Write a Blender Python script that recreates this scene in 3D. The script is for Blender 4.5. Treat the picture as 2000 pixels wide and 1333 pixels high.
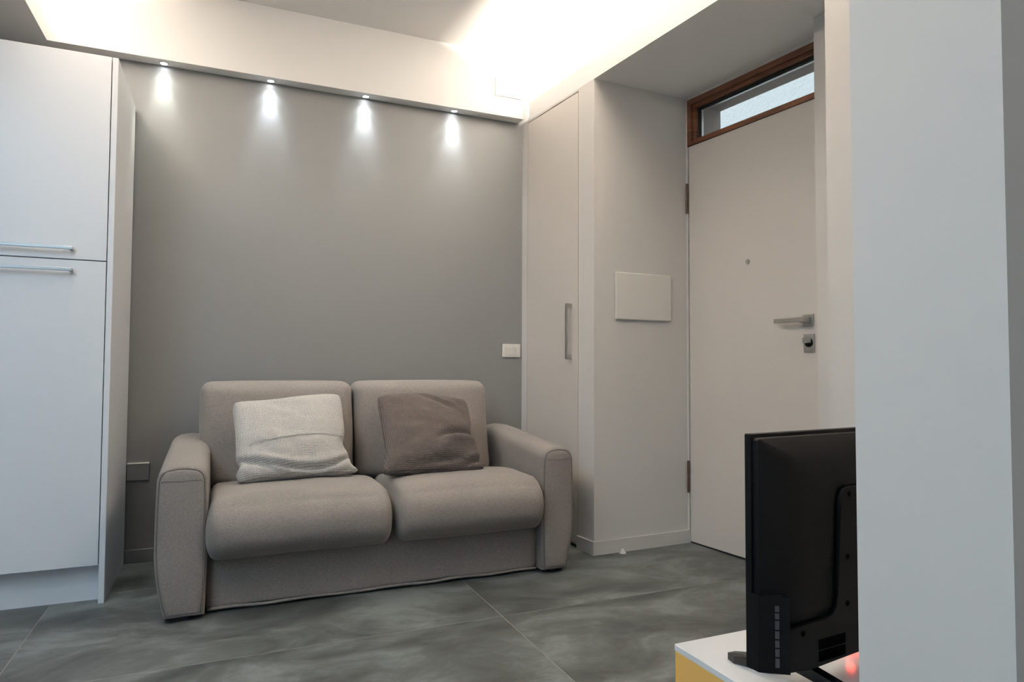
import bpy, bmesh, math, random
from mathutils import Vector, Matrix, noise

random.seed(7)
for o in list(bpy.data.objects):
    bpy.data.objects.remove(o, do_unlink=True)
S = bpy.context.scene
COL = S.collection
rad = math.radians

# ------------------------------------------------------------------ camera
F_PX = 1300.0
YAW, PITCH, ROLL = rad(23.4), rad(2.17), rad(0.265)
CAM = Vector((0.0, 0.0, 0.95))
fwd = Vector((math.sin(YAW) * math.cos(PITCH), math.cos(YAW) * math.cos(PITCH), math.sin(PITCH)))
rgt = Vector((math.cos(YAW), -math.sin(YAW), 0.0))
upv = rgt.cross(fwd)
r2 = rgt * math.cos(ROLL) + upv * math.sin(ROLL)
u2 = -rgt * math.sin(ROLL) + upv * math.cos(ROLL)
cd = bpy.data.cameras.new('camera')
cam = bpy.data.objects.new('camera', cd)
COL.objects.link(cam)
cd.sensor_width = 36.0
cd.lens = F_PX / 2000.0 * 36.0
cd.clip_start = 0.02
m = Matrix((r2, u2, -fwd)).transposed().to_4x4()
m.translation = CAM
cam.matrix_world = m
S.camera = cam

# ------------------------------------------------------------------ world, lights, exposure
w = bpy.data.worlds.new('world')
S.world = w
w.use_nodes = True
bg = w.node_tree.nodes['Background']
bg.inputs[0].default_value = (0.84, 0.93, 1.0, 1)
bg.inputs[1].default_value = 1.75
S.view_settings.view_transform = 'Standard'
S.view_settings.look = 'None'
S.view_settings.gamma = 1.0
S.view_settings.use_curve_mapping = False
S.view_settings.exposure = 0.0


def area_light(name, loc, direction, sx, sy, power, color, roll_axis=None):
    ld = bpy.data.lights.new(name, 'AREA')
    ld.shape = 'RECTANGLE'
    ld.size, ld.size_y = sx, sy
    ld.energy = power
    ld.color = color
    o = bpy.data.objects.new(name, ld)
    COL.objects.link(o)
    z = -Vector(direction).normalized()
    x = Vector(roll_axis).normalized()
    y = z.cross(x).normalized()
    x = y.cross(z)
    mm = Matrix((x, y, z)).transposed().to_4x4()
    mm.translation = Vector(loc)
    o.matrix_world = mm
    return o


# right wall frame: B = corner with the back wall, u runs along the wall towards the camera, n into the wall
B = Vector((1.660, 3.687))
A = Vector((1.731, 2.947))
U = (A - B).normalized()
N = Vector((-U.y, U.x))
WARM = (1.0, 0.885, 0.77)
COOL = (0.50, 0.76, 1.0)


def rw(u, n, z=0.0):
    p = B + U * u + N * n
    return Vector((p.x, p.y, z))


# weak daylight from an unseen window behind the camera, added for cool floor reflections
area_light('added_daylight', (-2.70, -2.25, 1.25), (0, 1, 0), 0.80, 1.95, 9, COOL, (1, 0, 0))
# cool white recessed spots over the kitchen side, in the left soffit
KITCHEN_SPOTS = [(-1.30, 1.45), (-1.30, 0.79), (-1.30, 0.13), (-1.30, -0.53)]
for kx, ky in KITCHEN_SPOTS:
    kl = area_light('kitchen_downlight', (kx, ky, 2.434), (0, 0, -1), 0.06, 0.06, 12.5, (0.50, 0.76, 1.0), (1, 0, 0))
    kl.data.shape = 'DISK'
# unseen warm spot behind the camera, added to brighten the partition's front face
kl = area_light('rear_fill_light', (1.35, -0.75, 2.434), (0, 0, -1), 0.06, 0.06, 7.0, (1.0, 0.90, 0.80), (1, 0, 0))
kl.data.shape = 'DISK'
# led strips lying in the two ceiling coves
area_light('cove_light_right', tuple(rw(1.75, 0.13, 2.49)), (-N.x * 0.05, -N.y * 0.05, 1), 2.65, 0.03, 122, WARM, (U.x, U.y, 0))
area_light('cove_light_left', (-0.92, 1.92, 2.49), (0.05, 0, 1), 2.65, 0.03, 122, WARM, (0, 1, 0))

# ------------------------------------------------------------------ materials


def lin(c):
    out = []
    for v in c:
        v /= 255.0
        out.append(v / 12.92 if v <= 0.04045 else ((v + 0.055) / 1.055) ** 2.4)
    return tuple(out) + (1.0,)


class NT:
    def __init__(self, name):
        self.m = bpy.data.materials.new(name)
        self.m.use_nodes = True
        self.t = self.m.node_tree
        self.b = self.t.nodes['Principled BSDF']
        self.out = self.t.nodes['Material Output']

    def n(self, typ, **kw):
        nd = self.t.nodes.new(typ)
        for k, v in kw.items():
            setattr(nd, k, v)
        return nd

    def l(self, a, b):
        self.t.links.new(a, b)

    def mth(self, op, a, b=None):
        nd = self.n('ShaderNodeMath', operation=op)
        for i, v in enumerate((a, b)):
            if v is None:
                continue
            if isinstance(v, (int, float)):
                nd.inputs[i].default_value = v
            else:
                self.l(v, nd.inputs[i])
        return nd.outputs[0]

    def mix(self, fac, c1, c2):
        nd = self.n('ShaderNodeMix', data_type='RGBA')
        for sock, v in ((nd.inputs[0], fac), (nd.inputs[6], c1), (nd.inputs[7], c2)):
            if isinstance(v, (int, float, tuple)):
                sock.default_value = v
            else:
                self.l(v, sock)
        return nd.outputs[2]

    def noise(self, vec, scale, detail=4, rough=0.5, dist=0.0):
        nd = self.n('ShaderNodeTexNoise')
        nd.inputs['Scale'].default_value = scale
        nd.inputs['Detail'].default_value = detail
        nd.inputs['Roughness'].default_value = rough
        nd.inputs['Distortion'].default_value = dist
        self.l(vec, nd.inputs['Vector'])
        return nd.outputs[0]

    def coord(self, kind='Object', scale=None):
        tc = self.n('ShaderNodeTexCoord')
        o = tc.outputs[kind]
        if scale:
            mp = self.n('ShaderNodeMapping')
            mp.inputs['Scale'].default_value = scale
            self.l(o, mp.inputs[0])
            o = mp.outputs[0]
        return o

    def ramp(self, fac, stops):
        r = self.n('ShaderNodeValToRGB')
        e = r.color_ramp.elements
        while len(e) < len(stops):
            e.new(0.5)
        for el, (p, c) in zip(e, stops):
            el.position = p
            el.color = c
        self.l(fac, r.inputs[0])
        return r.outputs[0]

    def bump(self, h, strength, dist):
        bn = self.n('ShaderNodeBump')
        bn.inputs['Strength'].default_value = strength
        bn.inputs['Distance'].default_value = dist
        self.l(h, bn.inputs['Height'])
        self.l(bn.outputs[0], self.b.inputs['Normal'])


def plain(name, rgb, rough=0.5, metal=0.0, spec=0.5, grain=None, bump=None):
    k = NT(name)
    c = lin(rgb)
    k.b.inputs['Base Color'].default_value = c
    k.b.inputs['Roughness'].default_value = rough
    k.b.inputs['Metallic'].default_value = metal
    k.b.inputs['Specular IOR Level'].default_value = spec
    if grain or bump:
        v = k.coord()
    if grain:
        f = k.noise(v, grain[0], 5, 0.6)
        d = grain[1]
        k.l(k.mix(f, tuple(x * (1 - d) for x in c[:3]) + (1,), tuple(min(1, x * (1 + d)) for x in c[:3]) + (1,)), k.b.inputs['Base Color'])
    if bump:
        k.bump(k.noise(v, bump[0], 4, 0.6), bump[1], bump[2])
    return k.m


M = {}
M['white'] = plain('white_wall_paint', (212, 208, 203), 0.75, spec=0.3, grain=(3.0, 0.012), bump=(90, 0.05, 0.002))
M['ceil'] = plain('white_ceiling_paint', (243, 241, 238), 0.85, spec=0.2, grain=(2.0, 0.01))
M['grey'] = plain('grey_wall_paint', (126, 127, 128), 0.5, spec=0.4, grain=(2.5, 0.02), bump=(60, 0.05, 0.002))
M['door'] = plain('satin_door_laminate', (208, 201, 194), 0.45, grain=(4, 0.01))
M['lacquer'] = plain('white_cabinet_laminate', (219, 221, 224), 0.38, grain=(5, 0.008))
M['edge'] = plain('grey_cabinet_core', (120, 120, 122), 0.7)  # mid-grey board of the carcass behind the doors
M['steel'] = plain('brushed_steel', (190, 190, 188), 0.28, 1.0)
M['nickel'] = plain('satin_nickel', (178, 176, 170), 0.35, 1.0)
M['plastic'] = plain('white_plastic', (226, 222, 214), 0.4)
M['hinge'] = plain('brown_hinge_enamel', (88, 66, 54), 0.45)
M['black'] = plain('black_plastic', (13, 13, 14), 0.55, spec=0.2, bump=(500, 0.1, 0.0006))
M['blackgloss'] = plain('gloss_black_plastic', (12, 12, 14), 0.16)
M['port'] = plain('grey_port_metal', (92, 94, 96), 0.4, 0.5)
M['benchtop'] = plain('white_bench_laminate', (228, 227, 225), 0.2)
M['ochre'] = plain('ochre_bench_laminate', (232, 182, 100), 0.45, grain=(6, 0.04))
M['concrete'] = plain('bare_concrete_reveal', (150, 138, 128), 0.9, grain=(9, 0.15), bump=(40, 0.3, 0.01))
M['stucco'] = plain('rough_white_stucco', (232, 232, 228), 0.95, spec=0.1, grain=(14, 0.05), bump=(28, 0.9, 0.03))
M['void'] = plain('matt_black_recess', (3, 3, 3), 0.9, spec=0.05)
M['rubber'] = plain('dark_rubber', (24, 24, 25), 0.7)
M['grout'] = plain('grey_grout', (146, 146, 139), 0.9, grain=(30, 0.08))


def emission(name, col, strength):
    k = NT(name)
    e = k.n('ShaderNodeEmission')
    e.inputs[0].default_value = tuple(col) + (1,)
    e.inputs[1].default_value = strength
    k.l(e.outputs[0], k.out.inputs[0])
    return k.m


M['lamp'] = emission('downlight_lens_glow', (0.93, 0.97, 1.0), 45)
M['led'] = emission('warm_led_tape', WARM, 4)
M['redled'] = emission('red_standby_glow', (1.0, 0.05, 0.03), 45)


def glass():
    k = NT('clear_window_glass')
    tr = k.n('ShaderNodeBsdfTransparent')
    tr.inputs[0].default_value = (0.94, 0.96, 0.97, 1)
    gl = k.n('ShaderNodeBsdfGlossy')
    gl.inputs['Roughness'].default_value = 0.02
    lw = k.n('ShaderNodeLayerWeight')
    lw.inputs[0].default_value = 0.5
    fac = k.mth('ADD', k.mth('MULTIPLY', k.mth('POWER', lw.outputs['Facing'], 4.0), 0.6), 0.035)
    mx = k.n('ShaderNodeMixShader')
    k.l(fac, mx.inputs[0])
    k.l(tr.outputs[0], mx.inputs[1])
    k.l(gl.outputs[0], mx.inputs[2])
    k.l(mx.outputs[0], k.out.inputs[0])
    return k.m


M['glass'] = glass()


def tile_mat():
    k = NT('concrete_look_porcelain')
    tc = k.n('ShaderNodeTexCoord')
    oi = k.n('ShaderNodeObjectInfo')
    off = k.n('ShaderNodeVectorMath', operation='SCALE')
    cmb = k.n('ShaderNodeCombineXYZ')
    k.l(oi.outputs['Random'], cmb.inputs[0])
    k.l(oi.outputs['Random'], cmb.inputs[1])
    k.l(cmb.outputs[0], off.inputs[0])
    off.inputs['Scale'].default_value = 37.0
    add = k.n('ShaderNodeVectorMath', operation='ADD')
    k.l(tc.outputs['Object'], add.inputs[0])
    k.l(off.outputs[0], add.inputs[1])
    mp = k.n('ShaderNodeMapping')
    mp.inputs['Scale'].default_value = (1.0, 1.7, 1.0)
    mp.inputs['Rotation'].default_value = (0, 0, 0.22)
    k.l(add.outputs[0], mp.inputs[0])
    big = k.noise(mp.outputs[0], 2.3, 6, 0.62, 0.7)
    fine = k.noise(mp.outputs[0], 11.0, 8, 0.7, 0.9)
    f = k.mth('ADD', k.mth('MULTIPLY', big, 0.72), k.mth('MULTIPLY', fine, 0.28))
    col = k.ramp(f, [(0.40, lin((62, 65, 63))), (0.5, lin((84, 88, 86))), (0.60, lin((110, 116, 115)))])
    k.l(col, k.b.inputs['Base Color'])
    k.l(k.mth('ADD', k.mth('MULTIPLY', fine, 0.22), 0.34), k.b.inputs['Roughness'])
    k.b.inputs['Specular IOR Level'].default_value = 0.4
    k.bump(fine, 0.06, 0.002)
    return k.m


M['tile'] = tile_mat()


def fabric(name, rgb, var=0.14, scale=1.0):
    k = NT(name)
    c = lin(rgb)
    v = k.coord()
    mpx = k.n('ShaderNodeMapping')
    mpx.inputs['Scale'].default_value = (110 * scale, 320 * scale, 320 * scale)
    k.l(v, mpx.inputs[0])
    thr = k.noise(mpx.outputs[0], 1.0, 2, 0.6)
    fib = k.noise(v, 420 * scale, 2, 0.7)
    soft = k.noise(v, 5.0, 3, 0.5)
    f = k.mth('ADD', k.mth('MULTIPLY', thr, 0.5), k.mth('ADD', k.mth('MULTIPLY', fib, 0.35), k.mth('MULTIPLY', soft, 0.15)))
    lo = tuple(x * (1 - 2.2 * var) for x in c[:3]) + (1,)
    hi = tuple(min(1, x * (1 + 2.2 * var)) for x in c[:3]) + (1,)
    k.l(k.ramp(f, [(0.3, lo), (0.7, hi)]), k.b.inputs['Base Color'])
    k.b.inputs['Roughness'].default_value = 0.95
    k.b.inputs['Specular IOR Level'].default_value = 0.12
    k.b.inputs['Sheen Weight'].default_value = 0.15
    k.b.inputs['Sheen Roughness'].default_value = 0.5
    k.bump(f, 0.35, 0.0015)
    return k.m


M['sofa'] = fabric('taupe_sofa_weave', (128, 122, 117))
M['piping'] = fabric('taupe_piping_weave', (104, 99, 96))


def knit(name, rgb_hi, rgb_lo, period=0.0058):
    k = NT(name)
    v = k.coord()
    sep = k.n('ShaderNodeSeparateXYZ')
    wob = k.noise(v, 30, 2, 0.5)
    wv = k.n('ShaderNodeVectorMath', operation='ADD')
    sc = k.mth('MULTIPLY', k.mth('SUBTRACT', wob, 0.5), 0.004)
    cm = k.n('ShaderNodeCombineXYZ')
    k.l(sc, cm.inputs[0])
    k.l(sc, cm.inputs[2])
    k.l(v, wv.inputs[0])
    k.l(cm.outputs[0], wv.inputs[1])
    k.l(wv.outputs[0], sep.inputs[0])
    fr = 2 * math.pi / period
    sx = k.mth('SINE', k.mth('MULTIPLY', sep.outputs[0], fr))
    sz = k.mth('SINE', k.mth('MULTIPLY', sep.outputs[2], fr * 0.9))
    g = k.mth('ADD', k.mth('MULTIPLY', k.mth('MULTIPLY', sx, sz), 0.3), k.mth('MULTIPLY', k.mth('ADD', sx, sz), 0.2))
    h = k.mth('ADD', k.mth('ADD', g, 0.27), k.mth('MULTIPLY', k.noise(v, 210, 2, 0.6), 0.55))
    k.l(k.ramp(h, [(0.1, lin(rgb_lo)), (0.85, lin(rgb_hi))]), k.b.inputs['Base Color'])
    k.b.inputs['Roughness'].default_value = 0.95
    k.b.inputs['Specular IOR Level'].default_value = 0.1
    k.b.inputs['Sheen Weight'].default_value = 0.1
    k.bump(h, 0.8, 0.003)
    return k.m


M['knit_light'] = knit('pale_grey_waffle_knit', (228, 223, 216), (118, 114, 110))
M['knit_dark'] = knit('mottled_taupe_waffle_knit', (126, 116, 111), (24, 22, 22))


def wood(name):
    k = NT(name)
    v = k.coord('Object', (3, 3, 40))
    f = k.noise(v, 2.0, 6, 0.6, 1.0)
    k.l(k.ramp(f, [(0.3, lin((84, 50, 33))), (0.7, lin((138, 90, 62)))]), k.b.inputs['Base Color'])
    k.b.inputs['Roughness'].default_value = 0.4
    return k.m


M['wood'] = wood('brown_stained_window_wood')

# ------------------------------------------------------------------ mesh helpers


def link(name, bm, mat, parent=None, smooth=False, mtx=None, auto=None):
    """link a bmesh (in world or in mtx-local coordinates) as one mesh object whose origin is its own centre"""
    bmesh.ops.recalc_face_normals(bm, faces=bm.faces)
    lo = Vector((min(v.co[i] for v in bm.verts) for i in range(3)))
    hi = Vector((max(v.co[i] for v in bm.verts) for i in range(3)))
    c = (lo + hi) / 2
    bmesh.ops.translate(bm, verts=bm.verts, vec=-c)
    me = bpy.data.meshes.new(name)
    bm.to_mesh(me)
    bm.free()
    me.materials.append(mat)
    if smooth:
        for p in me.polygons:
            p.use_smooth = True
        if auto is not None:
            me.set_sharp_from_angle(angle=rad(auto))
    o = bpy.data.objects.new(name, me)
    COL.objects.link(o)
    wm = (mtx or Matrix.Identity(4)) @ Matrix.Translation(c)
    if parent is not None:
        o.parent = parent
        o.matrix_basis = WM[parent.name].inverted() @ wm
    else:
        o.matrix_basis = wm
    WM[o.name] = wm
    return o


WM = {}


def tag(o, label=None, cat=None, group=None, kind=None):
    for k, v in (('label', label), ('category', cat), ('group', group), ('kind', kind)):
        if v:
            o[k] = v
    return o


def thing(name, label, cat, loc=(0, 0, 0), mtx=None, group=None):
    o = bpy.data.objects.new(name, None)
    o.empty_display_size = 0.1
    COL.objects.link(o)
    o.matrix_basis = (mtx or Matrix.Identity(4)) @ Matrix.Translation(Vector(loc))
    WM[o.name] = o.matrix_basis.copy()
    return tag(o, label, cat, group)


def abox(bm, x0, x1, y0, y1, z0, z1, bev=0.0, seg=2):
    r = bmesh.ops.create_cube(bm, size=1.0)
    vs = r['verts']
    for v in vs:
        v.co = Vector(((x0 + x1) / 2 + v.co.x * (x1 - x0), (y0 + y1) / 2 + v.co.y * (y1 - y0), (z0 + z1) / 2 + v.co.z * (z1 - z0)))
    if bev > 0:
        es = list({e for v in vs for e in v.link_edges})
        bmesh.ops.bevel(bm, geom=es, offset=bev, segments=seg, affect='EDGES', profile=0.5)
    return bm


def box(x0, x1, y0, y1, z0, z1, bev=0.0, seg=2):
    return abox(bmesh.new(), x0, x1, y0, y1, z0, z1, bev, seg)


def aprism(bm, pts, z0, z1):
    """vertical prism over a ground polygon"""
    lo = [bm.verts.new((p[0], p[1], z0)) for p in pts]
    hi = [bm.verts.new((p[0], p[1], z1)) for p in pts]
    bm.faces.new(lo[::-1])
    bm.faces.new(hi)
    n = len(pts)
    for i in range(n):
        bm.faces.new((lo[i], lo[(i + 1) % n], hi[(i + 1) % n], hi[i]))
    return bm


def prism(pts, z0, z1):
    return aprism(bmesh.new(), pts, z0, z1)


def axprism(bm, pts, y0, y1, bev=0.0):
    """prism of an (x, z) outline along y"""
    a = [bm.verts.new((p[0], y0, p[1])) for p in pts]
    b = [bm.verts.new((p[0], y1, p[1])) for p in pts]
    fa = bm.faces.new(a)
    bm.faces.new(b[::-1])
    n = len(pts)
    for i in range(n):
        bm.faces.new((a[i], b[i], b[(i + 1) % n], a[(i + 1) % n]))
    if bev:
        bmesh.ops.bevel(bm, geom=list(fa.edges), offset=bev, segments=3, affect='EDGES', profile=0.5)
    return bm


def loft(rings, cap=True):
    bm = bmesh.new()
    R = [[bm.verts.new(p) for p in r] for r in rings]
    n = len(R[0])
    for a, b in zip(R, R[1:]):
        for i in range(n):
            bm.faces.new((a[i], a[(i + 1) % n], b[(i + 1) % n], b[i]))
    if cap:
        bm.faces.new(R[0][::-1])
        bm.faces.new(R[-1])
    return bm


def atube(bm, path, r, closed=False, seg=8):
    P = [Vector(p) for p in path]
    n = len(P)
    rings = []
    prev = None
    for i in range(n):
        if closed:
            t = (P[(i + 1) % n] - P[i - 1]).normalized()
        else:
            t = (P[min(i + 1, n - 1)] - P[max(i - 1, 0)]).normalized()
        ref = prev if prev is not None else (Vector((0, 0, 1)) if abs(t.z) < 0.9 else Vector((1, 0, 0)))
        x = (ref - t * ref.dot(t))
        x = x.normalized() if x.length > 1e-6 else t.orthogonal().normalized()
        prev = x
        y = t.cross(x)
        rings.append([bm.verts.new(P[i] + (x * math.cos(a) + y * math.sin(a)) * r) for a in [2 * math.pi * k / seg for k in range(seg)]])
    m = n if closed else n - 1
    for i in range(m):
        a, b = rings[i], rings[(i + 1) % n]
        for k in range(seg):
            bm.faces.new((a[k], a[(k + 1) % seg], b[(k + 1) % seg], b[k]))
    if not closed:
        bm.faces.new(rings[0][::-1])
        bm.faces.new(rings[-1])
    return bm


def acyl(bm, c, axis, r, h, seg=32, r2=None):
    """cylinder/cone starting at c along axis"""
    ax = Vector(axis).normalized()
    x = ax.orthogonal().normalized()
    y = ax.cross(x)
    c = Vector(c)
    a = [bm.verts.new(c + (x * math.cos(t) + y * math.sin(t)) * r) for t in [2 * math.pi * k / seg for k in range(seg)]]
    rr = r if r2 is None else r2
    b = [bm.verts.new(c + ax * h + (x * math.cos(t) + y * math.sin(t)) * rr) for t in [2 * math.pi * k / seg for k in range(seg)]]
    bm.faces.new(a[::-1])
    bm.faces.new(b)
    for k in range(seg):
        bm.faces.new((a[k], a[(k + 1) % seg], b[(k + 1) % seg], b[k]))
    return bm


def rbox(x0, x1, y0, y1, z0, z1, r, n=22, disp=None):
    """soft rounded box with a dense surface; disp(q, p) moves p, q = position in -1..1"""
    bm = bmesh.new()
    bmesh.ops.create_cube(bm, size=2.0)
    bmesh.ops.subdivide_edges(bm, edges=bm.edges[:], cuts=n, use_grid_fill=True)
    h = Vector(((x1 - x0) / 2, (y1 - y0) / 2, (z1 - z0) / 2))
    c = Vector(((x0 + x1) / 2, (y0 + y1) / 2, (z0 + z1) / 2))
    rr = r if isinstance(r, (tuple, list)) else (r, r, r)
    for v in bm.verts:
        q = v.co.copy()
        p = Vector((q[i] * h[i] for i in range(3)))
        inner = Vector((max(-(h[i] - rr[i]), min(h[i] - rr[i], p[i])) for i in range(3)))
        d = Vector(((p[i] - inner[i]) / rr[i] for i in range(3)))
        if d.length > 1e-9:
            d = d.normalized() * min(1.0, max(abs(x) for x in d))
            p = inner + Vector((d[i] * rr[i] for i in range(3)))
        p = p + c
        if disp:
            p = disp(q, p)
        v.co = p
    return bm


def S_(name, bm, mat, parent=None, **kw):
    o = link(name, bm, mat, parent, **kw)
    o['kind'] = 'structure'
    return o


# ------------------------------------------------------------------ the room shell
ZS, ZC, ZL = 2.44, 2.81, 2.545          # soffit, ceiling, top of the cove lips
XL, YF = -3.3, -2.3                      # left wall, wall behind the camera

floor = S_('floor', box(XL - 0.1, 2.5, YF - 0.1, 3.85, -0.06, -0.0007), M['grout'])
gx = [-3.4, -2.21, -0.61, 0.99, 2.5]
gy = [-2.4, -1.96, -1.094, -0.228, 0.638, 1.504, 2.37, 3.236, 3.85]
J = 0.0013
for i in range(len(gx) - 1):
    for j in range(len(gy) - 1):
        link('floor_tile', box(gx[i] + J, gx[i + 1] - J, gy[j] + J, gy[j + 1] - J, -0.02, 0.0, 0.0006, 1), M['tile'], floor)

S_('wall_back', box(XL, 1.70, 3.687, 3.85, 0.0, ZC), M['grey'])
ceiling = S_('ceiling', box(XL - 0.1, 2.75, YF - 0.1, 3.85, ZC, ZC + 0.08), M['ceil'])
# dropped bulkhead over the sofa
bulk = link('bulkhead', box(XL, 1.632, 3.611, 3.687, ZS, ZC), M['ceil'], ceiling)
# left dropped soffit with its cove lip
bm = box(XL, -0.775, YF, 3.611, ZS, ZS + 0.02)
abox(bm, -0.793, -0.775, YF, 3.611, ZS + 0.02, ZL)
link('left_soffit', bm, M['ceil'], ceiling)
# right dropped soffit (over closet and entrance niche) with its cove lip
bm = prism([rw(0.078, 0), rw(5.95, 0), rw(5.95, 0.75), rw(0.0, 0.75), rw(0.0, 0.03)], ZS, ZS + 0.02)
aprism(bm, [rw(0.078, 0), rw(5.95, 0), rw(5.95, 0.018), rw(0.078, 0.018)], ZS + 0.02, ZL)
link('right_soffit', bm, M['ceil'], ceiling)
bm = box(-0.775, 1.92, YF, 0.502, ZS, ZS + 0.02)  # unseen dropped ceiling, added to keep cove light from the rear
abox(bm, -0.775, 1.92, 0.484, 0.502, ZS + 0.02, ZC)
link('rear_blocking_soffit', bm, M['ceil'], ceiling)
for kx, ky in KITCHEN_SPOTS + [(1.35, -0.75)]:  # the last ring belongs to the added rear lamp
    link('spot_ring', acyl(bmesh.new(), (kx, ky, ZS + 0.0005), (0, 0, -1), 0.045, 0.004, 32, 0.042), M['plastic'], ceiling)
link('cove_end_wall', prism([rw(0.0, 0.36), rw(5.95, 0.36), rw(5.95, 0.40), rw(0.0, 0.40)], ZS + 0.02, ZC), M['ceil'], ceiling)
link('led_tape', prism([rw(0.42, 0.115), rw(3.08, 0.115), rw(3.08, 0.145), rw(0.42, 0.145)], ZS + 0.02, ZS + 0.026), M['led'], ceiling)
link('led_tape', box(-0.935, -0.905, 0.60, 3.25, ZS + 0.02, ZS + 0.026), M['led'], ceiling)

# right wall: closet front (frame round a flush door), niche side, and the wall nearer the camera
LAB = (A - B).length
A2 = Vector((2.338, 2.968))
bm = prism([rw(0.0, 0.028), rw(LAB, 0.028), A2, (2.42, 3.70), rw(-0.012, 0.05)], 0.0, ZS)
aprism(bm, [rw(0.0, 0), rw(0.064, 0), rw(0.064, 0.03), rw(0.0, 0.03)], 0, ZS)
aprism(bm, [rw(0.604, 0), rw(LAB, 0), rw(LAB, 0.03), rw(0.604, 0.03)], 0, ZS)
aprism(bm, [rw(0.064, 0), rw(0.604, 0), rw(0.604, 0.03), rw(0.064, 0.03)], 2.428, ZS)
S_('wall_right', bm, M['white'])
P1 = Vector((1.847, 1.612))
uP1 = (P1 - B).dot(U)
S_('wall_right_near', prism([P1, (2.62, 1.67), (2.75, -2.2), rw(5.95, 0)], 0, ZS), M['white'])

# closet door
cd_ = tag(S_('door_2', prism([rw(0.068, 0.0), rw(0.600, 0.0), rw(0.600, 0.022), rw(0.068, 0.022)], 0.022, 2.422), M['door']),
          'tall flush off-white closet door with slim bar handle beside the sofa', 'door')
bm = bmesh.new()
hu0, hu1 = 0.527, 0.541
aprism(bm, [rw(hu0, -0.034), rw(hu1, -0.034), rw(hu1, -0.026), rw(hu0, -0.026)], 0.990, 1.288)
for z0, z1 in ((0.990, 1.012), (1.266, 1.288)):
    aprism(bm, [rw(hu0, -0.030), rw(hu1, -0.030), rw(hu1, 0.0), rw(hu0, 0.0)], z0, z1)
link('door_handle', bm, M['nickel'], cd_)

# entrance wall frame: s along the door plane towards the camera, n outwards
D0 = Vector((2.334, 2.968))
DS = (Vector((2.424, 2.19)) - Vector((2.334, 2.958))).normalized()
DN = Vector((-DS.y, DS.x))


def dw(s, n, z=0.0):
    p = D0 + DS * s + DN * n
    return Vector((p.x, p.y, z))


MD = Matrix(((DS.x, DN.x, 0, D0.x), (DS.y, DN.y, 0, D0.y), (0, 0, 1, 0), (0, 0, 0, 1)))   # local x=s, y=n
DT, WT = 2.166, 2.425     # top of the door, top of the transom
WALLT = 0.27
bm = box(-0.40, -0.001, 0.0, WALLT, 0, 2.9)
abox(bm, 0.93, 1.9, 0.0, WALLT, 0, 2.9)
abox(bm, -0.001, 0.93, 0.0, WALLT, WT, 2.9)
S_('wall_entrance', bm, M['concrete'], mtx=MD)
# white plaster facing on the inner side
bm = box(-0.03, 0.012, -0.004, 0.05, 0, ZS)
abox(bm, 0.012, 1.5, -0.004, 0.05, WT, ZS)
abox(bm, 0.90, 1.5, -0.004, 0.05, 0, WT)
S_('trim_1', bm, M['white'], mtx=MD)
# pier that stands in front of the hinge-free side of the door
pr = Vector((2.279, 2.047))
S_('wall_niche', prism([pr, pr + DS * 0.5, pr + DS * 0.5 + DN * 0.17, pr + DN * 0.148], 0, ZS), M['white'])

# entrance door
door = tag(S_('door_1', box(0.016, 0.90, 0.0, 0.05, 0.008, DT, 0.002, 1), M['door'], mtx=MD),
           'plain off-white entrance door with steel lever and brown transom window above', 'door')
link('threshold', box(0.012, 0.90, 0.004, 0.07, 0.0005, 0.007), M['rubber'], door, mtx=MD)
for z0, z1 in ((1.795, 1.960), (0.271, 0.442)):
    bm = bmesh.new()
    zm = (z0 + z1) / 2
    acyl(bm, (0.012, -0.009, z0), (0, 0, 1), 0.0075, zm - z0 - 0.002, 14)
    acyl(bm, (0.012, -0.009, zm + 0.002), (0, 0, 1), 0.0075, z1 - zm - 0.002, 14)
    acyl(bm, (0.012, -0.009, z0 + 0.01), (0, 0, 1), 0.0055, z1 - z0 - 0.02, 10)
    link('hinge', bm, M['hinge'], door, smooth=True, auto=40, mtx=MD)
bm = bmesh.new()
acyl(bm, (0.414, 0.0, 1.475), (0, -1, 0), 0.0125, 0.004, 28, 0.0115)
acyl(bm, (0.414, -0.004, 1.475), (0, -1, 0), 0.007, 0.001, 20)
link('peephole', bm, M['nickel'], door, smooth=True, auto=40, mtx=MD)
# lever handle on a square rose
rs = 0.752
rose = link('handle_rose', box(rs - 0.027, rs + 0.027, -0.009, 0, 1.137, 1.191, 0.0015, 2), M['nickel'], door, mtx=MD)
bm = bmesh.new()
abox(bm, rs - 0.014, rs + 0.014, -0.050, -0.009, 1.152, 1.178, 0.002, 2)
abox(bm, rs - 0.145, rs + 0.014, -0.058, -0.048, 1.154, 1.176, 0.002, 2)
link('lever', bm, M['nickel'], rose, mtx=MD)
lock = link('lock_plate', box(rs - 0.024, rs + 0.030, -0.007, 0, 1.018, 1.102, 0.002, 2), M['nickel'], door, mtx=MD)
bm = bmesh.new()
acyl(bm, (rs + 0.004, -0.007, 1.062), (0, -1, 0), 0.020, 0.003, 32)
link('lock_cylinder', bm, M['black'], lock, smooth=True, auto=40, mtx=MD)
bm = box(rs - 0.010, rs + 0.018, -0.036, -0.010, 1.060, 1.084, 0.002, 2)
link('thumb_turn', bm, M['nickel'], lock, mtx=MD)

# transom window: outer frame, sash, glass with a bright spacer
win = tag(S_('window_1', box(0.012, 0.94, -0.006, 0.0, DT, DT + 0.020), M['wood'], mtx=MD), 'narrow brown wooden transom window over the entrance door', 'window')


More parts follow.
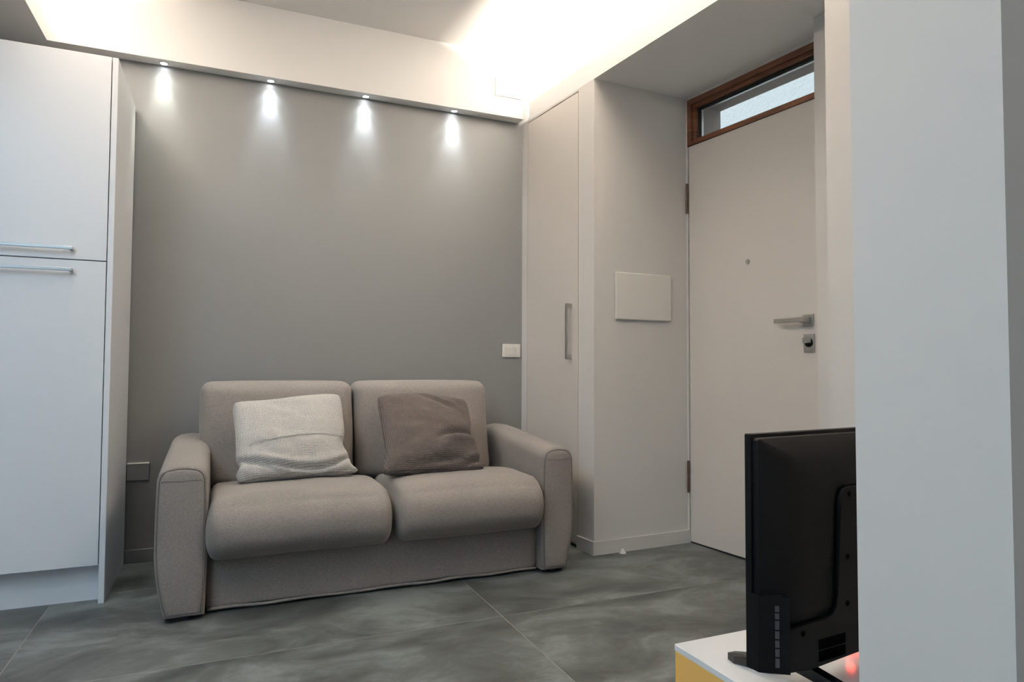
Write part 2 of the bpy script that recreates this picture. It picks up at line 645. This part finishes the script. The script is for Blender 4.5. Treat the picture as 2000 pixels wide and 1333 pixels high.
def frame_rect(x0, x1, y0, y1, z0, z1, wl, wb, wt=None, wr=None):
    wt = wl if wt is None else wt
    wr = wl if wr is None else wr
    bm = box(x0, x0 + wl, y0, y1, z0, z1)
    abox(bm, x1 - wr, x1, y0, y1, z0, z1)
    abox(bm, x0 + wl, x1 - wr, y0, y1, z0, z0 + wb)
    abox(bm, x0 + wl, x1 - wr, y0, y1, z1 - wt, z1)
    return bm


link('window_frame', frame_rect(0.012, 0.94, -0.006, 0.055, DT, WT, 0.030, 0.022), M['wood'], win, mtx=MD)
link('window_sash', frame_rect(0.038, 0.914, 0.008, 0.060, DT + 0.018, WT - 0.026, 0.024, 0.016, 0.024), M['wood'], win, mtx=MD)
gx0, gx1, gz0, gz1 = 0.062, 0.89, DT + 0.034, WT - 0.050
link('gasket', frame_rect(gx0, gx1, 0.026, 0.058, gz0, gz1, 0.010, 0.004), M['rubber'], win, mtx=MD)
link('glass_spacer', frame_rect(gx0 + 0.010, gx1 - 0.01, 0.036, 0.050, gz0 + 0.002, gz1 - 0.009, 0.008, 0.002, 0.007), M['steel'], win, mtx=MD)
link('pane', box(gx0 + 0.004, gx1 - 0.004, 0.032, 0.035, gz0, gz1), M['glass'], win, mtx=MD)
link('pane', box(gx0 + 0.004, gx1 - 0.004, 0.051, 0.054, gz0, gz1), M['glass'], win, mtx=MD)

# outside: the stuccoed neighbouring house across a narrow lane
S_('wall_neighbour', box(-3.0, 4.0, 2.4, 2.7, -0.2, 4.4), M['stucco'], mtx=MD)
S_('ground_outside', box(-3.0, 4.0, WALLT + 0.06, 2.4, -0.3, -0.1), M['concrete'], mtx=MD)

# partition beside the bench, walls behind the camera, and an unseen window added there
S_('wall_partition', prism([(0.875, 0.502), (1.955, 0.502), (1.935, 0.718), (0.875, 0.718)], 0, ZS), M['white'])
S_('wall_partition_top', box(0.875, 1.80, 0.502, 0.718, ZS, ZC), M['white'])
S_('wall_left', box(XL - 0.1, XL, YF, 3.687, 0, ZC), M['white'])
WX0, WX1, WZ0, WZ1 = -3.12, -2.28, 0.22, 2.26
bm = box(XL, WX0, YF - 0.15, YF, 0, ZC)
abox(bm, WX1, 2.75, YF - 0.15, YF, 0, ZC)
abox(bm, WX0, WX1, YF - 0.15, YF, 0, WZ0)
abox(bm, WX0, WX1, YF - 0.15, YF, WZ1, ZC)
S_('wall_front', bm, M['white'])
MW = Matrix.Translation(Vector((0, YF - 0.12, 0)))
win2 = S_('unseen_window', frame_rect(WX0, WX1, 0, 0.05, WZ0, WZ1, 0.05, 0.05), M['plastic'], mtx=MW)
link('mullion', box(-2.725, -2.675, 0, 0.05, WZ0 + 0.05, WZ1 - 0.05), M['plastic'], win2, mtx=MW)
for a, b in ((WX0 + 0.05, -2.725), (-2.675, WX1 - 0.05)):
    link('pane', box(a, b, 0.02, 0.026, WZ0 + 0.05, WZ1 - 0.05), M['glass'], win2, mtx=MW)

# skirting boards
S_('baseboard_back', box(-0.418, 1.655, 3.675, 3.687, 0, 0.062, 0.002, 1), M['grey'])
dv = (A2 - A).normalized()
nv = Vector((dv.y, -dv.x))
bm = prism([rw(0.604, 0), rw(0.604, -0.012), rw(LAB, -0.012) + Vector((nv.x, nv.y, 0)) * 0.012, A + nv * 0.012 + dv * 0.61, A + dv * 0.61, A], 0, 0.068)
S_('baseboard_right', bm, M['white'])

# ------------------------------------------------------------------ tall kitchen cabinet on the left
X0, X1, YD = -1.06, -0.419, 3.107
cab = thing('kitchen_cabinet', 'tall white laminate kitchen cabinet column with two bar-handled doors', 'cabinet', (-0.74, 3.4, 0))
link('side_panel', box(-0.440, X1, YD, 3.675, 0.0, 2.206, 0.001, 1), M['lacquer'], cab)
link('side_panel', box(X0, X0 + 0.02, YD + 0.022, 3.675, 0.0, 2.206, 0.001, 1), M['lacquer'], cab)
link('carcass', box(X0 + 0.021, -0.441, YD + 0.024, 3.675, 0.152, 2.204), M['edge'], cab)
link('plinth', box(X0 + 0.021, -0.441, YD + 0.062, YD + 0.078, 0.0, 0.151), M['lacquer'], cab)
for z0, z1, hz in ((1.3675, 2.206, 1.4075), (0.152, 1.3635, 1.3225)):
    dr = link('door', box(X0, -0.4435, YD, YD + 0.02, z0, z1, 0.0012, 1), M['lacquer'], cab)
    bm = box(-0.98, -0.555, YD - 0.034, YD - 0.026, hz - 0.006, hz + 0.006, 0.0015, 2)
    for x in (-0.98, -0.567):
        abox(bm, x, x + 0.012, YD - 0.028, YD, hz - 0.006, hz + 0.006, 0.001, 1)
    link('door_handle', bm, M['steel'], dr)

# ------------------------------------------------------------------ sofa
sofa = thing('sofa', 'taupe grey fabric two-seater sofa against the grey wall', 'sofa', (0.64, 3.15, 0))
SB = 0.016
AY0, AY1 = 2.762, 3.60


def arm_profile(xc, hw, z0, z1, r, outer, inset=0.0, n=8):
    """closed (x, z) outline; outer = -1/+1 side that draws in towards the floor"""
    hw2, zt, zb = hw - inset, z1 - inset, z0 + inset
    rr = max(r - inset, 0.01)
    pts = []

    def side(s, z):
        t = (z - z0) / (z1 - z0)
        bulge = 0.006 * math.sin(math.pi * min(1, max(0, t)))
        pull = 0.030 * max(0, 1 - t / 0.42) ** 1.6 if s == outer else 0.0
        return xc + s * (hw2 + bulge - pull)
    zs = [zb + (zt - rr - zb) * i / 9 for i in range(10)]
    for z in zs:
        pts.append((side(1, z), z))
    for i in range(1, n):
        a = math.pi / 2 * i / n
        pts.append((xc + hw2 - rr + rr * math.cos(a), zt - rr + rr * math.sin(a)))
    for i in range(7):
        f = -1 + 2 * i / 6
        pts.append((xc - f * (hw2 - rr), zt + 0.004 * (1 - f * f)))
    for i in range(1, n):
        a = math.pi / 2 * (1 - i / n)
        pts.append((xc - hw2 + rr - rr * math.cos(a), zt - rr + rr * math.sin(a)))
    for z in reversed(zs):
        pts.append((side(-1, z), z))
    return pts


def make_arm(xc, hw, outer):
    zf, zb_ = 0.570, 0.622
    rings = []
    for y, ins in ((AY0 + 0.004, 0.010), (AY0 + 0.006, 0.004), (AY0 + 0.012, 0.0012), (AY0 + 0.03, 0.0), (2.9, 0), (3.05, 0), (3.2, 0), (3.35, 0), (3.48, 0), (3.56, 0.004), (3.585, 0.014), (3.595, 0.03)):
        t = (y - AY0) / (3.45 - AY0)
        z1 = zf + (zb_ - zf) * min(1.0, max(0, t)) ** 0.9
        rings.append([(p[0], y, p[1]) for p in arm_profile(xc, hw, SB, z1, 0.050, outer, ins)])
    arm = link('arm', loft(rings), M['sofa'], sofa, smooth=True, auto=50)
    pr_ = []
    for y, ins in ((AY0 + 0.006, 0.011), (AY0 + 0.000, 0.012), (AY0 - 0.004, 0.018), (AY0 - 0.006, 0.034), (AY0 - 0.007, 0.055)):
        pr_.append([(p[0], y, p[1]) for p in arm_profile(xc, hw, SB, zf, 0.050, outer, ins)])
    link('arm_front_panel', loft(pr_), M['sofa'], arm, smooth=True, auto=60)
    prof = arm_profile(xc, hw, SB, zf, 0.050, outer, 0.0095)
    link('piping', atube(bmesh.new(), [(p[0], AY0 + 0.0015, p[1]) for p in prof], 0.0032, True, 8), M['piping'], arm, smooth=True)
    # gathered seam across the front cap
    bm = bmesh.new()
    atube(bm, [(xc + hw * 0.82 * (-1 + 2 * i / 10), AY0 - 0.0066, zf - 0.050 + 0.0012 * math.sin(i)) for i in range(11)], 0.0013, False, 6)
    link('cap_seam', bm, M['piping'], arm, smooth=True)
    for y in (AY0 + 0.05, AY1 - 0.06):
        link('foot', box(xc - 0.03, xc + 0.03, y - 0.02, y + 0.02, 0.0, SB + 0.02), M['rubber'], arm)


make_arm(-0.132, 0.084, -1)
make_arm(1.432, 0.077, 1)
# base between the arms: padded front with hem piping
BX0, BX1, BY = -0.047, 1.354, 2.822


def base_disp(q, p):
    if q.y < -0.98:
        p.y += 0.004 * math.sin(p.x * 9 + 1) * (1 - q.z) * 0.5
    return p


base = link('base', rbox(BX0 + 0.001, BX1 - 0.001, BY, 3.50, SB, 0.262, 0.012, 26, base_disp), M['sofa'], sofa, smooth=True)
bm = bmesh.new()
atube(bm, [(BX0 + 0.006 + (BX1 - BX0 - 0.012) * i / 40, BY + 0.002 + 0.002 * math.sin(i * 0.9), SB - 0.001 + 0.002 * math.sin(i * 0.7)) for i in range(41)], 0.006, False, 8)
link('hem_piping', bm, M['sofa'], base, smooth=True)
link('back_frame', rbox(-0.045, 1.35, 3.48, 3.60, SB + 0.02, 0.60, 0.03, 10), M['sofa'], sofa, smooth=True)


def fbm(x, y, z, s):
    return noise.fractal(Vector((x * s, y * s, z * s)), 1.0, 2.0, 3)


def seat(x0, x1, seed):
    def d(q, p):
        fx = 1 - abs(q.x) ** 4
        if q.z > 0:                                     # crown on top, dipping to the back
            p.z += q.z * (0.030 * fx * (1 - max(-1, min(1, (q.y + 0.25))) ** 2) - 0.018 * max(0, q.y))
        if q.y < 0:                                     # full, rounded front that overhangs the base
            p.y -= -q.y * 0.020 * fx * (1 - q.z * q.z)
        p.x -= 0.006 * q.x * (1 - q.y * q.y) * (abs(q.x) > 0.97)
        p += Vector((0, 0, 1)) * 0.004 * fbm(p.x + seed, p.y, p.z, 4.0)
        return p
    c = link('seat_cushion', rbox(x0, x1, 2.704, 3.34, 0.208, 0.436, (0.045, 0.095, 0.105), 34, d), M['sofa'], sofa, smooth=True)
    return c


seat(-0.056, 0.661, 0.3)
seat(0.666, 1.356, 2.1)


def backc(x0, x1, seed):
    def d(q, p):
        lean = max(0, (p.z - 0.42)) * 0.20
        p.y += lean
        fx, fz = 1 - q.x ** 4, 1 - q.z ** 4
        if q.y < 0:
            p.y -= 0.022 * fx * fz
        if q.z > 0.5:
            p.z += 0.006 * fx * (q.z - 0.5) * 2
        p.x += 0.010 * q.x * (p.z < 0.75) * 0
        p.y += 0.005 * fbm(p.x + seed, p.y, p.z, 3.5)
        p.x += 0.003 * fbm(p.x, p.y + seed, p.z, 5.0)
        return p
    return link('back_cushion', rbox(x0, x1, 3.255, 3.46, 0.400, 0.868, (0.045, 0.055, 0.045), 30, d), M['sofa'], sofa, smooth=True)


b1 = backc(-0.098, 0.590, 0.7)
b2 = backc(0.599, 1.300, 3.3)

# ------------------------------------------------------------------ cushions on the sofa


def pillow(name, label, mat, W, H, T, loc, rx, ry, rz, seed, folds, seam=None):
    NU, NV = 72, 66
    bm = bmesh.new()
    grid = {}

    def pos(u, v, side):
        pin = 0.055
        x = W / 2 * u * (1 - pin * (1 - v * v))
        z = H / 2 * v * (1 - pin * (1 - u * u))
        rc = 1 - 0.075 * (u * v) ** 6
        x, z = x * rc, z * rc
        prof = max(0.0, (1 - u ** 2) * (1 - v ** 2)) ** 0.42
        sag = 1.0 + 0.22 * (-v) * (1 - v * v)
        y = side * (0.006 * (1 - max(abs(u), abs(v)) ** 8) + T / 2 * prof * sag)
        y0 = 0.0
        e = min(1.0, 4 * (1 - max(abs(u), abs(v))))
        if side < 0:
            y += e * (0.010 * fbm(u * 1.2 + seed, v * 1.2, 0.0, 1.6))
            for fn in folds:
                dx, dy, dz = fn(u, v)
                x += dx
                y += dy
                z += dz
        else:
            for fn in folds:
                dx, dy, dz = fn(u, v)
                x += dx
                z += dz
        z += 0.006 * math.sin(u * 3.1 + seed) * max(0, v) ** 2
        return Vector((x, y + y0, z))
    for side in (-1, 1):
        for i in range(NU + 1):
            for j in range(NV + 1):
                u, v = -1 + 2 * i / NU, -1 + 2 * j / NV
                u = math.sin(u * math.pi / 2) * 0.35 + u * 0.65
                v = math.sin(v * math.pi / 2) * 0.35 + v * 0.65
                edge = i in (0, NU) or j in (0, NV)
                if edge and side == 1:
                    grid[(1, i, j)] = grid[(-1, i, j)]
                else:
                    grid[(side, i, j)] = bm.verts.new(pos(u, v, side))
    for side in (-1, 1):
        for i in range(NU):
            for j in range(NV):
                bm.faces.new((grid[(side, i, j)], grid[(side, i + 1, j)], grid[(side, i + 1, j + 1)], grid[(side, i, j + 1)]))
    mt = Matrix.Translation(Vector(loc)) @ Matrix.Rotation(rz, 4, 'Z') @ Matrix.Rotation(rx, 4, 'X') @ Matrix.Rotation(ry, 4, 'Y')
    o = tag(link(name, bm, mat, None, smooth=True, mtx=mt), label, 'cushion', 'cushions on the sofa')
    if seam:
        bm = bmesh.new()
        for dv_ in (0.0, -0.022):
            path = []
            for i in range(31):
                u = seam[0] + (seam[1] - seam[0]) * i / 30
                v = seam[2] + seam[3] * u + dv_ - 0.05 * (u + 0.1) ** 2
                p = pos(u, v, -1)
                path.append(p + Vector((0, -0.0004, 0)))
            atube(bm, path, 0.0016, False, 6)
        s = link('zip_seam', bm, mat, o, smooth=True, mtx=mt)
    return o


def ridge(u, v, c, w):
    """soft ridge along the curve v = c(u) with half width w"""
    t = (v - c) / w
    return math.exp(-t * t)


# pale cushion: big swag fold across the bottom, tucked lower left corner
def fl1(u, v):
    c = -0.90 + (0.28 if u < 0.3 else 0.60) * (u - 0.3) ** 2
    m_ = max(0.0, min(1.0, (u + 0.85) / 0.3)) * max(0.0, 1 - u * u) ** 0.35
    k = ridge(u, v, c + 0.10, 0.085) * 0.012 - ridge(u, v, c, 0.040) * 0.020 + ridge(u, v, c - 0.10, 0.06) * 0.012
    return 0, -k * m_, 0


def fl2(u, v):
    c = -0.52 - 0.57 * (u + 1)
    m_ = max(0.0, min(1.0, (-0.15 - u) / 0.35)) * max(0.0, 1 - u * u) ** 0.3
    return 0, -(ridge(u, v, c + 0.10, 0.08) * 0.006 - ridge(u, v, c, 0.040) * 0.026 + ridge(u, v, c - 0.20, 0.14) * 0.016) * m_, 0


def fl3(u, v):                                   # right side drawn in, lower right corner kicked out
    g = math.exp(-((v + 0.30) / 0.22) ** 2) * max(0, u) ** 3
    k = math.exp(-((v + 0.95) / 0.12) ** 2) * max(0, u) ** 2
    l_ = math.exp(-((v + 0.62) / 0.10) ** 2) * max(0, -u) ** 3
    return -0.018 * g + 0.034 * k + 0.016 * l_, 0, -0.0


def fl4(u, v):
    return 0.0, 0.0, 0.012 * max(0, v) ** 3 * (u * 0.9 - 0.5 * (1 - u * u)) - 0.022 * math.exp(-((u + 0.05) / 0.35) ** 2) * max(0, -v) ** 6 * 0


pillow('scatter_cushion', 'pale grey knitted square cushion on the left sofa seat', M['knit_light'], 0.490, 0.418, 0.165,
       (0.283, 3.090, 0.634), rad(-34), rad(-1.5), rad(2), 0.4, [fl1, fl2, fl3, fl4], (-0.78, 0.93, -0.20, 0.08))


# dark cushion: deep crease from the right edge, small diagonal fold at the top
def fd1(u, v):
    c = -0.18 + 0.16 * (u - 0.6) - 0.30 * (u - 0.55) ** 2
    m_ = max(0.0, min(1.0, (u - 0.05) / 0.35)) * max(0.0, 1 - u * u) ** 0.3
    return 0, (ridge(u, v, c, 0.075) * 0.034 - ridge(u, v, c - 0.17, 0.12) * 0.020) * m_, 0


def fd2(u, v):
    c = 0.72 - 0.55 * (u - 0.1)
    m_ = math.exp(-((u - 0.25) / 0.35) ** 2)
    return 0, (ridge(u, v, c, 0.06) * 0.010 - ridge(u, v, c + 0.14, 0.07) * 0.008) * m_, 0


def fd3(u, v):
    g = math.exp(-((v + 0.10) / 0.16) ** 2) * max(0, u) ** 3
    k = math.exp(-((v + 0.96) / 0.10) ** 2) * max(0, u) ** 2
    l_ = math.exp(-((v + 0.96) / 0.25) ** 2) * max(0, -u) ** 2
    return -0.014 * g + 0.020 * k - 0.020 * l_, 0, 0


def fd4(u, v):
    c = -0.84 + 0.1 * u
    m_ = math.exp(-((u - 0.15) / 0.45) ** 2)
    return 0, (ridge(u, v, c, 0.09) * 0.022) * m_, -0.036 * max(0, v) ** 3 * max(0, u) ** 1.5


def fd5(u, v):
    c = -0.72 + 0.35 * (u - 0.8)
    m_ = max(0.0, min(1.0, (u - 0.45) / 0.3))
    return 0, (-ridge(u, v, c, 0.06) * 0.014 + ridge(u, v, c - 0.12, 0.05) * 0.014) * m_, 0


pillow('scatter_cushion', 'mottled dark taupe knitted square cushion on the right sofa seat', M['knit_dark'], 0.462, 0.445, 0.165,
       (0.896, 3.062, 0.634), rad(-37), rad(0.5), rad(0), 2.4, [fd1, fd2, fd3, fd4, fd5])

# ------------------------------------------------------------------ downlights in the bulkhead
names = ['nearest the white cabinet', 'second from the white cabinet', 'third from the white cabinet', 'nearest the closet door']
tint = [(0.95, 1.0, 0.86), (0.84, 0.93, 1.0), (0.88, 0.97, 1.0), (0.88, 0.97, 1.0)]
SPOT_W = 19.0
for i, x in enumerate((-0.300, 0.198, 0.693, 1.207)):
    y = 3.655
    t = thing('downlight', 'tiny recessed ceiling spotlight above the sofa, ' + names[i], 'spotlight', (x, y, ZS), group='spotlights over the sofa')
    bm = bmesh.new()
    ring = [(0.022, 0.0), (0.0215, -0.003), (0.017, -0.004), (0.0155, -0.001)]
    R_ = [[bm.verts.new((x + r * math.cos(a), y + r * math.sin(a), ZS + z)) for a in [2 * math.pi * k / 32 for k in range(32)]] for r, z in ring]
    for a, b in zip(R_, R_[1:]):
        for k in range(32):
            bm.faces.new((a[k], a[(k + 1) % 32], b[(k + 1) % 32], b[k]))
    link('trim_ring', bm, M['plastic'], t, smooth=True)
    link('lens', acyl(bmesh.new(), (x, y, ZS - 0.0005), (0, 0, -1), 0.0155, 0.0015, 24), M['lamp'], t)
    for size_, watt in ((110, SPOT_W * 0.17), (54, SPOT_W)):
        sd = bpy.data.lights.new('downlight_beam', 'SPOT')
        sd.energy = watt * (0.8 if i == 0 else 1.0)
        sd.color = tint[i]
        sd.spot_size = rad(size_)
        sd.spot_blend = 1.0
        sd.shadow_soft_size = 0.010
        so = bpy.data.objects.new('downlight_beam', sd)
        COL.objects.link(so)
        so.parent = t
        so.location = (0, 0, -0.014)

# ------------------------------------------------------------------ small wall things
ap = tag(link('access_panel', box(1.446, 1.618, 3.606, 3.611, 2.556, 2.690, 0.0015, 2), M['ceil']),
         'small white square access panel on the bulkhead near the ceiling corner', 'panel')
sw = thing('light_switch', 'white light switch plate on the grey wall beside the closet', 'switch', (1.589, 3.687, 1.005))
link('plate', box(1.531, 1.647, 3.677, 3.687, 1.004, 1.083, 0.003, 3), M['plastic'], sw)
link('blank_module', box(1.550, 1.597, 3.6745, 3.678, 1.018, 1.066, 0.001, 2), M['plastic'], sw)
link('rocker', box(1.6005, 1.612, 3.6740, 3.678, 1.018, 1.066, 0.001, 2), M['plastic'], sw)
link('rocker', box(1.6145, 1.628, 3.6735, 3.678, 1.018, 1.066, 0.001, 2), M['plastic'], sw)
wb = thing('wall_socket_cover', 'grey painted box cover low on the wall between cabinet and sofa', 'cover', (-0.36, 3.687, 0.395))
link('cover', box(-0.415, -0.322, 3.668, 3.687, 0.393, 0.470, 0.002, 2), M['grey'], wb)
link('lit_top_edge', box(-0.415, -0.322, 3.664, 3.687, 0.4705, 0.4765, 0.001, 1), M['plastic'], wb)  # white strip paints the light caught on the cover's top edge
# consumer unit cover on the niche wall
MA = Matrix(((dv.x, -dv.y, 0, A.x), (dv.y, dv.x, 0, A.y), (0, 0, 1, 0), (0, 0, 0, 1)))
eb = thing('electrical_panel', 'white rectangular electrical panel cover on the entrance niche wall', 'panel', (0.30, 0, 1.2), mtx=MA)
link('cover', box(0.122, 0.480, -0.018, -0.006, 1.195, 1.443, 0.006, 3), M['plastic'], eb, mtx=MA)
link('back_frame', box(0.128, 0.474, -0.007, 0.0, 1.201, 1.437), M['plastic'], eb, mtx=MA)
# small white door stop on the floor
ds = thing('door_stop', 'small white door stop on the floor by the niche skirting', 'door stop', (1.882, 2.918, 0))
bm = bmesh.new()
prf = [(0.017, 0.0), (0.017, 0.006), (0.011, 0.009), (0.008, 0.020), (0.005, 0.024), (0.001, 0.025)]
bm.free()
bm = loft([[(1.882 + r * math.cos(a), 2.918 + r * math.sin(a), z) for a in [2 * math.pi * k / 20 for k in range(20)]] for r, z in prf])
link('stop_body', bm, M['plastic'], ds, smooth=True)

# ------------------------------------------------------------------ tv bench
bench = thing('tv_bench', 'low bench with white top and ochre side under the television', 'bench', (1.35, 0.95, 0))
KX0, KX1, KY0, KY1, KZ = 0.893, 1.86, 0.722, 1.185, 0.36
link('top', box(KX0, KX1, KY0, KY1, KZ - 0.014, KZ, 0.0012, 1), M['benchtop'], bench)
link('side_panel', box(KX0 + 0.001, KX0 + 0.017, KY0 + 0.004, KY1 - 0.001, 0.0, KZ - 0.0145, 0.001, 1), M['ochre'], bench)
link('side_panel', box(KX1 - 0.017, KX1 - 0.001, KY0 + 0.004, KY1 - 0.001, 0.0, KZ - 0.0145, 0.001, 1), M['ochre'], bench)
link('back_panel', box(KX0 + 0.018, KX1 - 0.018, KY0 + 0.006, KY0 + 0.014, 0.06, KZ - 0.015), M['benchtop'], bench)
link('bottom', box(KX0 + 0.018, KX1 - 0.018, KY0 + 0.015, KY1 - 0.022, 0.06, 0.076), M['benchtop'], bench)
link('plinth', box(KX0 + 0.018, KX1 - 0.018, KY1 - 0.06, KY1 - 0.045, 0.0, 0.059), M['ochre'], bench)
for a, b in ((KX0 + 0.003, 1.375), (1.378, KX1 - 0.003)):
    dd = link('door', box(a, b, KY1 - 0.0195, KY1 - 0.002, 0.062, KZ - 0.017, 0.001, 1), M['ochre'], bench)
    bm = bmesh.new()
    acyl(bm, ((a + b) / 2, KY1 - 0.002, 0.30), (0, 1, 0), 0.010, 0.018, 18)
    link('knob', bm, M['nickel'], dd, smooth=True, auto=40)

# ------------------------------------------------------------------ television (its back faces the camera)
T0 = Vector((0.876, 0.945))
TA = math.atan2(0.077, 0.997)
MT = Matrix.Translation(Vector((T0.x, T0.y, 0))) @ Matrix.Rotation(TA, 4, 'Z')       # local x along the set, -y = back side
TW, TB, TT = 0.732, 0.410, 0.829
tv = thing('television', 'black flat-screen television seen from behind on the bench', 'television', (TW / 2, 0, KZ), mtx=MT)
link('bezel', box(0, TW, -0.006, 0.008, TB, TT, 0.002, 2), M['black'], tv, mtx=MT)
link('screen', box(0.008, TW - 0.008, 0.0081, 0.0095, TB + 0.014, TT - 0.008), M['blackgloss'], tv, mtx=MT)
# back shell: wide chamfers rising to a flat back


def ring_rect(x0, x1, z0, z1, y, r, n=6):
    pts = []
    for cx, cz, a0 in ((x1 - r, z0 + r, -90), (x1 - r, z1 - r, 0), (x0 + r, z1 - r, 90), (x0 + r, z0 + r, 180)):
        for i in range(n + 1):
            a = rad(a0 + 90 * i / n)
            pts.append((cx + r * math.cos(a), y, cz + r * math.sin(a)))
    return pts


rings = [ring_rect(0.006, TW - 0.006, TB + 0.004, TT - 0.007, -0.005, 0.006),
         ring_rect(0.007, TW - 0.007, TB + 0.005, TT - 0.008, -0.017, 0.006),
         ring_rect(0.010, TW - 0.010, TB + 0.008, TT - 0.011, -0.0195, 0.008),
         ring_rect(0.050, TW - 0.050, TB + 0.03, TT - 0.038, -0.040, 0.02),
         ring_rect(0.068, TW - 0.068, TB + 0.05, TT - 0.056, -0.0445, 0.03),
         ring_rect(0.095, TW - 0.095, TB + 0.08, TT - 0.085, -0.046, 0.03)]
shell = link('back_shell', loft(rings), M['black'], tv, smooth=True, auto=25, mtx=MT)
half = [(0.0405, 0.4895), (0.055, 0.4885), (0.080, 0.490), (0.140, 0.4925), (0.158, 0.496), (0.168, 0.506), (0.1735, 0.53), (0.180, 0.695), (0.184, 0.712), (0.192, 0.722), (0.206, 0.726)]
low = [(0.0405, 0.414), (0.090, 0.410), (0.220, 0.416)]


def mir(ps):
    return [(TW - x, z) for x, z in reversed(ps)]


outline = low + mir(low) + [(TW - x, z) for x, z in half] + [(x, z) for x, z in reversed(half)]
bm = axprism(bmesh.new(), outline, -0.0545, -0.012, 0.003)
hous = link('electronics_housing', bm, M['black'], tv, smooth=True, auto=30, mtx=MT)
# groove round the housing
gp = [(x, -0.0470 if x > 0.06 else -0.046, z) for x, z in half] + [(TW - x, -0.0470, z) for x, z in reversed(half)]
gp2 = [(x - 0.0035, y, z + 0.003 if x < 0.16 else z + 0.001) for x, y, z in gp]
link('housing_seam', atube(bmesh.new(), gp2, 0.0014, False, 6), M['void'], shell, mtx=MT)
# vents
for vx in (0.115, TW - 0.190):
    bm = bmesh.new()
    for r_ in range(2):
        for k in range(17):
            abox(bm, vx + k * 0.0044, vx + k * 0.0044 + 0.0022, -0.0560, -0.0542, 0.420 + r_ * 0.021, 0.420 + r_ * 0.021 + 0.018)
    tag(link('vent_grille', bm, M['void'], hous, mtx=MT), kind='stuff')
# screws
for x, z in ((0.198, 0.597), (0.196, 0.511), (0.205, 0.713), (0.074, 0.477), (TW - 0.198, 0.597), (TW - 0.196, 0.511)):
    bm = bmesh.new()
    acyl(bm, (x, -0.0543, z), (0, -1, 0), 0.0050, 0.0010, 18)
    link('screw', bm, M['void'], hous, mtx=MT)
# port block at the lower left edge
pts = [(-0.001, 0.004), (-0.001, -0.022), (0.012, -0.034), (0.034, -0.050), (0.040, -0.0552), (0.040, -0.012), (0.02, 0.004)]
bm = aprism(bmesh.new(), [(p[0], p[1] * 1.0) for p in pts], 0.412, 0.545)
pb = link('port_block', bm, M['black'], tv, mtx=MT)
zz = 0.530
face = Vector((0.022, -0.016)).normalized()
fnrm = Vector((face.y, -face.x))
for i, (h_, t_) in enumerate(((0.010, 0), (0.010, 0), (0.015, 0), (0.013, 0), (0.012, 0), (0.013, 0), (0.016, 0))):
    c0 = Vector((0.023, -0.042))
    a_ = c0 - face * 0.0035
    b_ = c0 + face * 0.0035
    nn = Vector((-0.588, -0.809)) * 0.0012
    bm = prism([a_, b_, b_ + nn, a_ + nn], zz - h_, zz)
    p_ = link('port', bm, M['port'], pb, mtx=MT)
    bm = prism([a_ + nn + face * 0.002, b_ + nn - face * 0.002, b_ + nn * 1.4 - face * 0.002, a_ + nn * 1.4 + face * 0.002], zz - h_ + 0.002, zz - 0.002)
    zz -= h_ + 0.003
# legs: a splayed foot near each end
for sx in (1, -1):
    xm = 0.10 if sx == 1 else TW - 0.10

    def X(v):
        return v if sx == 1 else TW - v
    bm = bmesh.new()
    front = [(X(0.098), 0.128), (X(0.080), 0.130), (X(0.076), 0.110), (X(0.108), -0.010), (X(0.128), -0.010)]
    rear = [(X(0.108), 0.012), (X(0.128), 0.012), (X(0.165), -0.110), (X(0.160), -0.120), (X(0.142), -0.116)]
    for pl_, z1f in ((front, 0.014), (rear, 0.014)):
        lo = []
        hi = []
        for (px, py) in pl_:
            lift = 0.014 + 0.040 * max(0.0, 1 - abs(py) / 0.11)
            lo.append(bm.verts.new((px, py, KZ + 0.0005 + max(0.0, lift - 0.016) * 0.75)))
            hi.append(bm.verts.new((px, py, KZ + lift)))
        bm.faces.new(lo[::-1])
        bm.faces.new(hi)
        n_ = len(lo)
        for k in range(n_):
            bm.faces.new((lo[k], lo[(k + 1) % n_], hi[(k + 1) % n_], hi[k]))
    link('leg', bm, M['blackgloss'], tv, mtx=MT)
# red standby light under the lower edge
pod = link('sensor_pod', box(0.318, 0.354, -0.002, 0.052, 0.3925, 0.4098, 0.002, 2), M['black'], tv, mtx=MT)
link('standby_light', box(0.329, 0.343, 0.034, 0.046, 0.3908, 0.3926), M['redled'], pod, mtx=MT)
